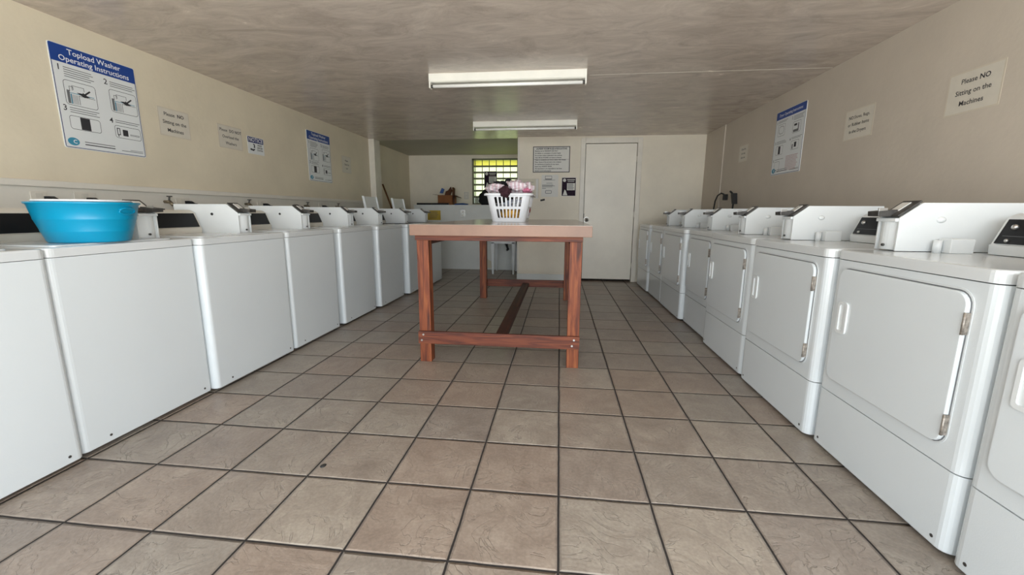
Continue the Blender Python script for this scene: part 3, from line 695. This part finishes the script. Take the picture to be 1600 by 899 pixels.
# ------------------------------------------------------------------ signs
def frame(side, a, z):
    """local x to the reader's right, y up, z out of the wall; (a,z) lower left corner"""
    if side == 'L': u, n, o = Vector((0, 1, 0)), Vector((1, 0, 0)), Vector((XL, a, z))
    elif side == 'R': u, n, o = Vector((0, -1, 0)), Vector((-1, 0, 0)), Vector((XR, a, z))
    elif side == 'D': u, n, o = Vector((1, 0, 0)), Vector((0, -1, 0)), Vector((a, YD, z))
    elif side == 'H': u, n, o = Vector((1, 0, 0)), Vector((0, -1, 0)), Vector((a, YH, z))
    else: u, n, o = Vector((1, 0, 0)), Vector((0, -1, 0)), Vector((a, YB, z))
    mt = Matrix((u, Vector((0, 0, 1)), n)).transposed().to_4x4(); mt.translation = o+n*.0006
    return mt
def sheet(name, side, a, z, w, h, mat, label, cat='sign', r=0, th=.0012, group=None, tilt=0):
    mt = frame(side, a, z) @ Matrix.Rotation(tilt, 4, 'Z')
    o = MB().prism(rrect(0, 0, w, h, r), 0, th, 'z').build(name, mat, mtx=mt)
    return tag(o, label, cat, group)
def lines(q, x, y, w, n, dy, t, jit=.25, Z=.0024):
    for i in range(n):
        q.quad(x, y-i*dy-t, x+w*(1-jit*random.random()), y-i*dy, Z)
def poster(side, a, z, w, h, title, label, dryer_kind=False):
    p = sheet('instruction_poster', side, a, z, w, h, M_SIGNW, label, 'poster', .012, .004, 'machine instruction posters')
    Z = .0045
    b = MB().ring(.004, .004, w-.004, h-.004, .004, .010, Z); b.build('border', M_NAVY, p)
    hh = .105 if not dryer_kind else .075
    MB().poly(rrect(.003, h-hh, w-.003, h-.003, .010, 5, (0, 0, 1, 1)), Z+.0002).build('header', M_BLUE, p)
    t = MB()
    if dryer_kind: t.text(title[0], w/2, h-.04, .036, Z+.0006, 'CENTER', .006, .93)
    else:
        t.text(title[0], w/2, h-.034, .046, Z+.0006, 'CENTER', .008); t.text(title[1], w/2, h-.078, .046, Z+.0006, 'CENTER', .008)
    t.build('title', M_TXTW, p)
    ink = MB(); gr = MB(); bl = MB()
    top = h-hh-.02
    cw = w/2
    if not dryer_kind: cells = [(0, top, '1'), (cw+.01, top-.01, '2'), (0, top-.235, '3'), (cw+.01, top-.255, '4')]
    else: cells = [(0, top, '1'), (cw+.01, top, '2'), (0, top-.19, '3'), (cw+.01, top-.19, '4'), (0, top-.36, '5')]
    for (cx, cy, s_) in cells:
        ink.text(s_, cx+.025, cy-.012, .048 if not dryer_kind else .034, Z, 'LEFT', .012)
        if not dryer_kind:
            big = s_ in '12'
            nl_ = 5 if s_ == '1' else 3 if s_ != '4' else 2
            lines(gr, cx+.062, cy-.002, cw-.085, nl_, .013, .0042, .25, Z)
            y1 = cy-.012-nl_*.013
            if big:
                x0, x1, y0 = cx+.048, cx+.230, y1-.146
                kx, ky = (x1-x0)/.142, (y1-y0)/.125
                def U(u, v): return (x0+u*kx, y0+v*ky)
                def Q(qq, u0, v0, u1, v1, zz=Z): a_, b_ = U(u0, v0), U(u1, v1); qq.quad(a_[0], a_[1], b_[0], b_[1], zz)
                ink.ring(x0, y0, x1, y1, .0026, .018, Z)
                Q(gr, .010, .008, .022, .075); Q(bl, .024, .008, .030, .058); Q(bl, .022, .0615, .130, .0645)
                for k in range(5): Q(gr, .028+.006*k, .008, .030+.006*k, .056, Z+.0003)
                ink.poly([U(.052, .070), U(.085, .052), U(.112, .060), U(.080, .072)], Z+.0004)
                ink.poly([U(.080, .066), U(.112, .095), U(.117, .090), U(.087, .061)], Z+.0004); ink.poly([U(.078, .060), U(.080, .078), U(.096, .066)], Z+.0005)
                for (u0, v0, u1, v1) in ((.022, .070, .024, .096), (.022, .094, .040, .096), (.038, .080, .040, .096), (.034, .100, .088, .102), (.034, .076, .036, .102), (.086, .082, .088, .102), (.060, .008, .062, .056), (.062, .054, .134, .056)): Q(ink, u0, v0, u1, v1, Z+.0002)
            else:
                x0, x1, y0 = cx+.050, cx+.228, y1-.082
                ink.ring(x0, y0, x1, y1, .0026, .016, Z)
                if s_ == '3': ink.quad(x0+.060, y0+.004, x0+.116, y1-.004, Z)
                else:
                    ink.quad(x0+.052, y0+.018, x0+.088, y1-.022, Z); ink.ring(x0+.014, y0+.02, x0+.036, y1-.016, .005, 0, Z); ink.quad(x0+.018, y0+.008, x0+.024, y0+.022, Z)
                    gr.ring(x0+.102, y0+.026, x1-.012, y0+.036, .003, 0, Z)
        else:
            nl_ = {'1': 2, '2': 4, '3': 3, '4': 2, '5': 1}[s_]
            lines(gr, cx+.055, cy+.002, cw-.08, nl_, .011, .0036, .25, Z)
            y1 = cy-.008-nl_*.011; hh2 = {'1': .11, '2': .10, '3': .085, '4': .08, '5': .10}[s_]
            x0, x1, y0 = cx+.055, cx+(.185 if s_ in '1234' else .15), y1-hh2
            ink.ring(x0, y0, x1, y1, .0022, .012, Z)
            if s_ == '1': gr.ring(x0+.018, y0+.02, x1-.02, y1-.018, .004, .03, Z)
            if s_ == '2': ink.quad(x0+.02, y1-.038, x0+.068, y1-.02, Z); gr.quad(x1-.045, y0+.02, x1-.03, y1-.02, Z); gr.quad(x0+.012, y0+.008, x1-.03, y0+.03, Z)
            if s_ == '3': ink.quad(x0+.044, y0+.006, x0+.082, y1-.006, Z)
            if s_ == '4': ink.quad(x0+.055, y0+.02, x0+.09, y1-.016, Z); ink.quad(x0+.02, y0+.008, x0+.034, y1-.03, Z)
            if s_ == '5': gr.quad(x0+.02, y0+.012, x0+.05, y0+.02, Z)
    if dryer_kind:
        rd = MB(); lines(rd, cw+.0, top-.345, cw-.04, 11, .0125, .0045, .2, Z); rd.build('warning_lines', M_RED, p)
    ink.quad(.115, .030, .30, .036, Z); gr.quad(.115, .046, .30, .051, Z); gr.quad(w-.17, .026, w-.02, .030, Z); gr.quad(w-.11, .036, w-.02, .039, Z)
    ink.build('print', M_INK, p); gr.build('fine_print', M_GREY, p); bl.build('icon_line', M_TEAL, p)
    lg = MB(); P = []
    for i in range(20): a_ = 2*PI*i/20; P.append((.052+.033*math.cos(a_), .042+.024*math.sin(a_)))
    lg.poly(P, Z); lo = lg.build('logo', M_TEAL, p)
    l2 = MB(); l2.text('C', .060, .041, .032, Z+.0008, 'CENTER', .02); l2.build('logo_letter', M_TXTW, lo)
    return p
poster('L', 1.262, 1.450, .512, .612, ('Topload Washer', 'Operating Instructions'), 'blue-topped washer instruction poster nearest the camera on the left wall')
poster('L', 3.822, 1.445, .512, .595, ('Topload Washer', 'Operating Instructions'), 'blue-topped washer instruction poster farther back on the left wall')
poster('R', 3.535, 1.448, .515, .602, ('Dryer Operating Instructions',), 'blue-topped dryer instruction poster on the right wall', True)
M_LAMP = plain('laminated_paper', (.66, .61, .52), rough=.35, var=.03, scale=20)
def lam(side, a, z, w, h, rows, size, label, paper=M_LAMP, mat=M_INK, bold_i=()):
    p = sheet('paper_sign', side, a, z, w, h, M_LAM, label, 'sign', .004, .0012, 'laminated paper signs')
    MB().poly(rrect(.008, .008, w-.008, h-.008, .002), .0016).build('paper', paper, p)
    t = MB()
    n = len(rows)
    for i, r_ in enumerate(rows):
        y = h/2+(n-1)/2*size*1.55-i*size*1.55
        if isinstance(r_, tuple):
            # light words then a bold word
            a_, b_, xs, xb = r_
            t.text(a_, xs, y, size, .0022, 'LEFT', .010); t.text(b_, xb, y, size, .0022, 'LEFT', .022)
        else: t.text(r_, w/2, y, size, .0022, 'CENTER', .012)
    t.build('lettering', mat, p)
    return p
lam('L', 1.917, 1.640, .272, .212, [('Please', 'NO', .048, .163), 'Sitting on the', 'Machines'], .038, 'paper sign asking for no sitting, by the near washer poster')
lam('L', 2.478, 1.635, .285, .205, [('Please', 'DO NOT', .020, .132), 'Overload the', 'Washers'], .036, 'paper sign against overloading, beside the blue notice on the left wall')
lam('R', 1.632, 1.600, .300, .218, [('Please', 'NO', .076, .176), 'Sitting on the', 'Machines'], .036, 'paper sign asking for no sitting, on the right wall near the camera')
lam('R', 2.478, 1.608, .296, .215, [('NO', '', .04, .1), 'or Rubber Items', 'in the Dryers'], .032, 'paper sign about shoes and rugs on the right wall')
o = [x for x in bpy.data.objects if x.name.startswith('paper_sign')][-1]
MB().text('Shoes, Rugs,', .096, .1075+.032*1.55, .032, .0022, 'LEFT', .004).text('NO', .04, .1075+.032*1.55, .032, .0023, 'LEFT', .02).build('lettering', M_INK, o)
lam('L', 4.625, 1.615, .262, .232, ['Please', 'Clean the', 'Lint'], .034, 'small faded paper sign at the rear of the left wall')
lam('R', 4.372, 1.672, .240, .190, ['Clean the', 'Lint trap', 'after use'], .030, 'small faded paper sign at the rear of the right wall')
nt = sheet('notice_sign', 'L', 2.832, 1.630, .225, .165, M_SIGNW, 'small white sign headed NOTICE in a dark blue bar', 'sign', .006, .002)
MB().poly(rrect(.004, .108, .221, .161, .008), .0024).build('header', M_NAVY, nt)
MB().text('NOTICE', .1125, .1345, .054, .0030, 'CENTER', .008).build('title', M_TXTW, nt)
q = MB(); q.text('HAND', .165, .090, .022, .0024, 'CENTER', .03); q.text('SANITIZER', .165, .066, .022, .0024, 'CENTER', .03, .72); q.text('STATION', .165, .042, .022, .0024, 'CENTER', .03, .85)
q.poly([(.03, .035), (.075, .028), (.095, .048), (.085, .052), (.07, .044), (.04, .052), (.03, .048)], .0024); q.poly([(.078, .060), (.098, .062), (.095, .094), (.078, .100), (.070, .092), (.084, .086)], .0024)
q.build('print', M_INK, nt)
# rules board
rb = sheet('rules_board', 'D', -.452, 1.683, .565, .386, M_PAPER, 'framed list of laundry room rules above the papers on the rear wall', 'sign', 0, .004)
MB().ring(0, 0, .565, .386, .011, 0, .0046).quad(.0, .193, .565, .1955, .0046).build('border', M_INK, rb)
q = MB(); q.text('LAUNDRY ROOM RULES & REGULATIONS', .2825, .352, .036, .0048, 'CENTER', .035, .70); q.build('title', M_INK, rb)
q = MB(); rows = ['Machines are for RESIDENTS USE ONLY', 'No children or consumption of cooking liquids', 'Do not leave clothes unattended in the machines', 'Only USE the WASHERS and dryers as directed', 'Please be considerate and remove clothes when finished', 'Please dispose of lint and trash in the containers', 'No maintenance of machines for any reason', 'Report any LAUNDRY ISSUES', 'The management is not responsible for lost items', 'Damage to personal property']
for i, t_ in enumerate(rows): q.text(t_, .03, .318-i*.0325, .0235, .0048, 'LEFT', .03, .88)
q.build('lettering', M_INK, rb)
# papers under it
pl = sheet('paper_notice', 'D', -.665, 1.30, .31, .29, M_PAPERC, 'cream paper notice partly behind the basket of clothes', 'notice', 0, .0012)
q = MB(); lines(q, .04, .24, .2, 2, .03, .006); lines(q, .04, .16, .2, 4, .026, .006); q.build('print', M_GREY, pl)
MB().quad(.262, -.012, .300, .285, .0016).build('tape', M_PAPER, pl)
pm = sheet('paper_notice', 'D', -.315, 1.315, .26, .335, M_PAPER, 'white paper notice in the middle under the rules board', 'notice', 0, .0012)
q = MB(); q.ring(.055, .262, .16, .318, .006, 0); q.quad(.06, .262, .155, .275); q.quad(.03, .252, .21, .257); q.quad(.075, .205, .17, .211); lines(q, .01, .183, .2, 3, .014, .007, .3); q.quad(.01, .125, .07, .132); q.ring(.06, .05, .16, .098, .008, .012); q.build('print', M_GREY, pm)
def plumposter(side, a, z, w, h, label, mt=None):
    p = sheet('small_poster', side, a, z, w, h, M_PAPER, label, 'poster', 0, .0015)
    if mt: p.matrix_world = mt
    MB().quad(.006, .006, w-.006, h-.006, .0019).build('print', M_PLUM, p)
    q = MB(); P = [(w*.2+w*.11*math.cos(2*PI*i/18), h*.85+w*.11*math.sin(2*PI*i/18)) for i in range(18)]
    q.poly(P, .0023); q.quad(w*.38, h*.86, w*.92, h*.90, .0023); q.quad(w*.42, h*.78, w*.88, h*.81, .0023); q.quad(w*.38, h*.32, w*.93, h*.70, .0023)
    q.poly([(w*.1, h*.05), (w*.42, h*.05), (w*.30, h*.30), (w*.22, h*.36)], .0022); q.build('light_print', M_PAPER, p)
    q = MB(); lines(q, w*.42, h*.66, w*.46, 5, h*.065, h*.03, .2); q.build('small_print', M_GREY, p)
    return p
plumposter('D', -.004, 1.325, .222, .282, 'dark plum printed poster beside the rear door')
plumposter('B', -1.56, 1.55, .262, .34, 'dark plum printed poster hung in front of the louver window').location.y = YB-.013
tag(MB().box(0, .07, 0, .002, 0, .028, 0).build('tape_scrap', M_DARK, loc=(-.325, YD-.0024, 1.245), rot=(0, -.2, 0)), 'black scrap of tape on the rear wall right of the basket', 'tape')
ys = sheet('yellow_label', 'H', -2.50, .925, .252, .178, M_YEL, 'yellow printed label on the half-height wall', 'label', .006, .0015)
q = MB(); lines(q, .04, .15, .17, 6, .022, .008, .2); q.build('print', M_BRASS, ys)
def plate(side, a, z, w, h, mat, label, name='wall_outlet', cat='outlet', plug=False, group=None):
    mt = frame(side, a, z); mt = Matrix.Translation(Vector((.014 if side == 'L' else 0, 0, 0))) @ mt
    p = MB().box(0, w, 0, h, 0, .006, .002).build(name, mat, mtx=mt); tag(p, label, cat, group)
    q = MB()
    for yy in (h*.28, h*.72): q.box(w/2-.017, w/2+.017, yy-.014, yy+.014, .006, .0075, .001)
    q.build('socket', M_TRIM if not plug else M_CREAM, p)
    return p
plate('H', -1.865, .975, .085, .14, M_STEEL, 'grey metal outlet plate on the half-height wall')
plate('B', -1.985, 1.335, .10, .15, M_CREAM, 'cream switch plate left of the louver window', 'switch_plate', 'switch')
# left wall outlets with plugs and taps
def plug(Y, z, label, s=1, X=None, drop=.30):
    X = XL+.022 if X is None else X
    r = empty('power_plug', (X, Y, z), label, 'power plug', 'machine power plugs')
    MB().prism([(0, -.018), (.03*s, -.022), (.055*s, -.012), (.06*s, .004), (.035*s, .018), (0, .018)], -.016, .016, 'y', .003).build('plug_body', M_BLACK, r)
    pts = [(.055*s, 0, -.002), (.085*s, .012, -.008), (.11*s, .03, -.04), (.12*s, .045, -.11), (.11*s, .05, -drop)]
    MB().tube(pts, .006).build('cord', M_BLACK, r)
    return r
for Y, zz, lab in ((1.03, 1.09, 'left-most wall outlet plate, above the left edge of the tub'), (1.25, 1.098, 'wall outlet plate showing above the tub rim'), (1.955, 1.085, 'wall outlet plate above the third washer'), (2.86, 1.09, 'wall outlet plate above the fourth washer'), (3.95, 1.09, 'wall outlet plate above the sixth washer')):
    plate('L', Y, zz, .125 if Y != 1.03 else .08, .082, M_TRIM, lab, plug=True, group='outlets on the left wall band')
for Y, lab in ((1.105, 'plug above the left edge of the tub'), (1.33, 'black plug in the outlet above the tub rim'), (2.045, 'black plug in the outlet above the third washer'), (2.95, 'black plug in the outlet above the fourth washer'), (3.45, 'black plug between the fifth and sixth washers'), (4.03, 'black plug in the outlet above the sixth washer')):
    plug(Y, 1.128, lab)
def faucet(Y, z, label):
    r = empty('hose_tap', (XL+.014, Y, z), label, 'tap', 'washer hose taps')
    MB().cyl((0, 0, 0), (.05, 0, 0), .011).cyl((.045, 0, .0), (.075, 0, -.03), .012).build('tap_body', M_BRASS, r)
    MB().cyl((.04, 0, .005), (.048, 0, .04), .006, n=8).box(.030, .066, -.006, .006, .036, .044, .002).box(.044, .052, -.022, .022, .036, .044, .002).build('tap_handle', M_GUN, r)
    MB().tube([(.072, 0, -.026), (.085, .003, -.06), (.09, .01, -.12), (.08, .02, -.22), (.06, .03, -.4)], .010).build('hose', M_STEEL, r)
for Y, lab in ((1.86, 'brass tap with grey hose right of the tub'), (2.70, 'brass tap with hose behind the fourth washer'), (3.65, 'brass tap with hose behind the fifth washer'), (4.35, 'brass tap with hose behind the sixth washer')):
    faucet(Y, 1.135, lab)
# right wall plugs behind dryers
for Y, lab, w_ in ((4.62, 'black plug with arched cord low on the right wall', 1), (4.33, 'large black angled plug on the right wall', 2)):
    r = empty('power_plug', (XR, Y, 1.285), lab, 'power plug', 'right wall plugs')
    if w_ == 1:
        MB().box(-.045, 0, -.03, .03, -.045, .03, .006).build('plug_body', M_DARK, r)
        MB().tube([(-.03, .03, .03), (-.05, .07, .045), (-.06, .16, .02), (-.065, .22, -.05), (-.065, .25, -.15), (-.065, .25, -.3)], .009).build('cord', M_DARK, r)
    else:
        MB().prism([(-.05, -.10), (-.0, -.10), (.055, .02), (-.02, .03)], -.05, 0, 'x', .006).build('plug_body', M_DARK, r)
        MB().tube([(-.03, .0, -.0), (-.035, .07, .04), (-.035, .11, .055)], .012).tube([(-.03, .0, -.1), (-.035, .0, -.2), (-.04, .02, -.3)], .010).build('cord', M_DARK, r)

# ------------------------------------------------------------------ rear alcove things
def ledge(x, y): return (x, y, 1.2075)
cb = empty('cardboard_box', ledge(-2.235, 7.06), 'open brown cardboard box of odds and ends on the alcove ledge', 'box')
q = MB(); w, d, h = .15, .14, .19
q.box(-w, w, -d, -d+.005, 0, h).box(-w, w, d-.005, d, 0, h).box(-w, -w+.005, -d, d, 0, h).box(w-.005, w, -d, d, 0, h).box(-w, w, -d, d, 0, .005); q.build('box_body', M_CARD, cb)
for (pt, nm) in (([(-w, h), (-w-.10, h+.012), (-w-.10, h+.017), (-w, h+.005)], 0), ([(w, h), (w+.11, h-.045), (w+.11, h-.04), (w, h+.005)], 1)):
    MB().prism(pt, -d, d, 'y').build('flap', M_CARDD, cb)
MB().prism([(w-.01, 0), (w+.004, 0), (w+.02, h+.13), (w+.0, h+.15), (w-.012, h+.14)], -d, -d+.12, 'y').build('flap', M_CARDD, cb)
tag(MB().prism([(-.03, -.05), (.03, -.035), (.035, .05), (-.02, .06)], -.02, .02, 'y', .003).build('carton', M_BLUEP, loc=(-2.32, 7.0, 1.475), rot=(0, .35, 0)), 'blue and white small carton sticking out of the cardboard box', 'carton')
tag(MB().prism([(-.08, -.08), (.02, -.09), (.07, .02), (.05, .10), (.0, .03), (-.05, .01)], -.03, .03, 'y', .004).build('paper_bag', M_CARDD, loc=(-2.195, 7.02, 1.46)), 'crumpled brown paper bag in the cardboard box', 'bag')
tag(MB().box(-.34, .28, -.03, .03, 0, .035, .006).build('black_bar', M_BLACK, loc=ledge(-2.42, 6.72)), 'long black flat bar along the ledge left of the cardboard box', 'bar').location = ledge(-2.40, 6.74)
bm_ = bmesh.new(); bmesh.ops.create_icosphere(bm_, subdivisions=3, radius=1)
for v in bm_.verts:
    p = v.co.copy(); k = 1+.25*noise.noise(p*2.4); v.co = Vector((p.x*.17*k, p.y*.12*k, max(p.z, -.75)*.17*k+.128))
for f in bm_.faces: f.smooth = True
q = MB(); q.bm.free(); q.bm = bm_
tag(q.build('black_bag', M_BLACKC, loc=ledge(-1.44, 7.10)), 'black bag slumped on the ledge under the louver window', 'bag')
bm_ = bmesh.new(); bmesh.ops.create_icosphere(bm_, subdivisions=3, radius=1)
for v in bm_.verts:
    p = v.co.copy(); k = 1+.3*noise.noise(p*2.9+Vector((5, 0, 0))); v.co = Vector((p.x*.14*k, p.y*.08*k, max(p.z, -.3)*.03*k+.010))
for f in bm_.faces: f.smooth = True
q = MB(); q.bm.free(); q.bm = bm_
tag(q.build('folded_cloth', M_BLUEP, loc=ledge(-1.93, 7.0)), 'dark blue cloth lying on the ledge right of the cardboard box', 'cloth')
# utility sink
sk = empty('utility_sink', (-.985, 6.28, 0), 'grey-white freestanding utility sink against the half-height wall', 'sink')
q = MB()
def ringbox(q, a0, b0, z0, a1, b1, z1, th):
    P0 = [(-a0, -b0), (a0, -b0), (a0, b0), (-a0, b0)]; P1 = [(-a1, -b1), (a1, -b1), (a1, b1), (-a1, b1)]
    o0 = [q.bm.verts.new((x, y, z0)) for x, y in P0]; o1 = [q.bm.verts.new((x, y, z1)) for x, y in P1]
    i1 = [q.bm.verts.new((x*(1-th/a1), y*(1-th/b1), z1)) for x, y in P1]; i0 = [q.bm.verts.new((x*(1-th/a0), y*(1-th/b0), z0+.02)) for x, y in P0]
    for A, B in ((o0, o1), (o1, i1), (i1, i0)):
        for i in range(4): q.bm.faces.new((A[i], A[(i+1) % 4], B[(i+1) % 4], B[i]))
    q.bm.faces.new(o0[::-1]); q.bm.faces.new(i0)
ringbox(q, .195, .20, .60, .235, .25, .87, .02); bmesh.ops.recalc_face_normals(q.bm, faces=q.bm.faces[:]); bmesh.ops.bevel(q.bm, geom=q.bm.edges[:], offset=.008, segments=2, affect='EDGES'); q.build('basin', M_SINK, sk)
MB().box(-.22, .22, -.235, -.215, .535, .60, .006).box(-.22, .22, .215, .235, .535, .60, .006).box(-.22, -.20, -.22, .22, .535, .60).box(.20, .22, -.22, .22, .535, .60).build('stand_rail', M_SINK, sk)
for sx in (-1, 1):
    for sy in (-1, 1):
        MB().prism([(sx*.215, .56), (sx*.150, .56), (sx*.165, 0), (sx*.195, 0)] if sx > 0 else [(-.215, .56), (-.195, 0), (-.165, 0), (-.150, .56)], sy*.215, sy*.235, 'y', .003).build('leg', M_SINK, sk)
MB().cyl((0.03, 0, .605), (0.03, 0, .50), .028).cyl((.03, 0, .50), (.06, .0, .42), .020).cyl((.06, 0, .42), (.03, .1, .40), .02).build('drain_pipe', M_DARK, sk)
# small dark things in the alcove corner: mop handle and jug
br = empty('mop', (-2.90, 5.95, 0), 'brown mop handle leaning in the rear left corner', 'mop')
MB().cyl((.34, .05, .05), (-.19, .05, 1.545), .014).build('handle', M_BROOM, br)
MB().lathe([(.005, .10), (.05, .08), (.11, .02), (.13, .0), (.005, .0)], (.34, .05, 0), 20).build('mop_head', M_GREYC, br)
# torn wallboard flap near the sink
tag(MB().prism([(0, 0), (.22, 0), (.215, .13), (.17, .15), (.13, .19), (.09, .15), (0, .13)], 0, .006, 'y').build('wallboard_patch', M_PAPERC, loc=(-1.50, YH-.008, .03)), 'torn beige wallboard patch low beside the sink', 'wall patch')
# floor speck
tag(MB().lathe([(.0005, .003), (.007, .003), (.012, .0), (.0005, .0)], n=14, sy=1.3).build('dark_pebble', M_DARK, loc=(-.995, .415, 0)), 'tiny dark speck lying on a floor tile in front', 'debris')
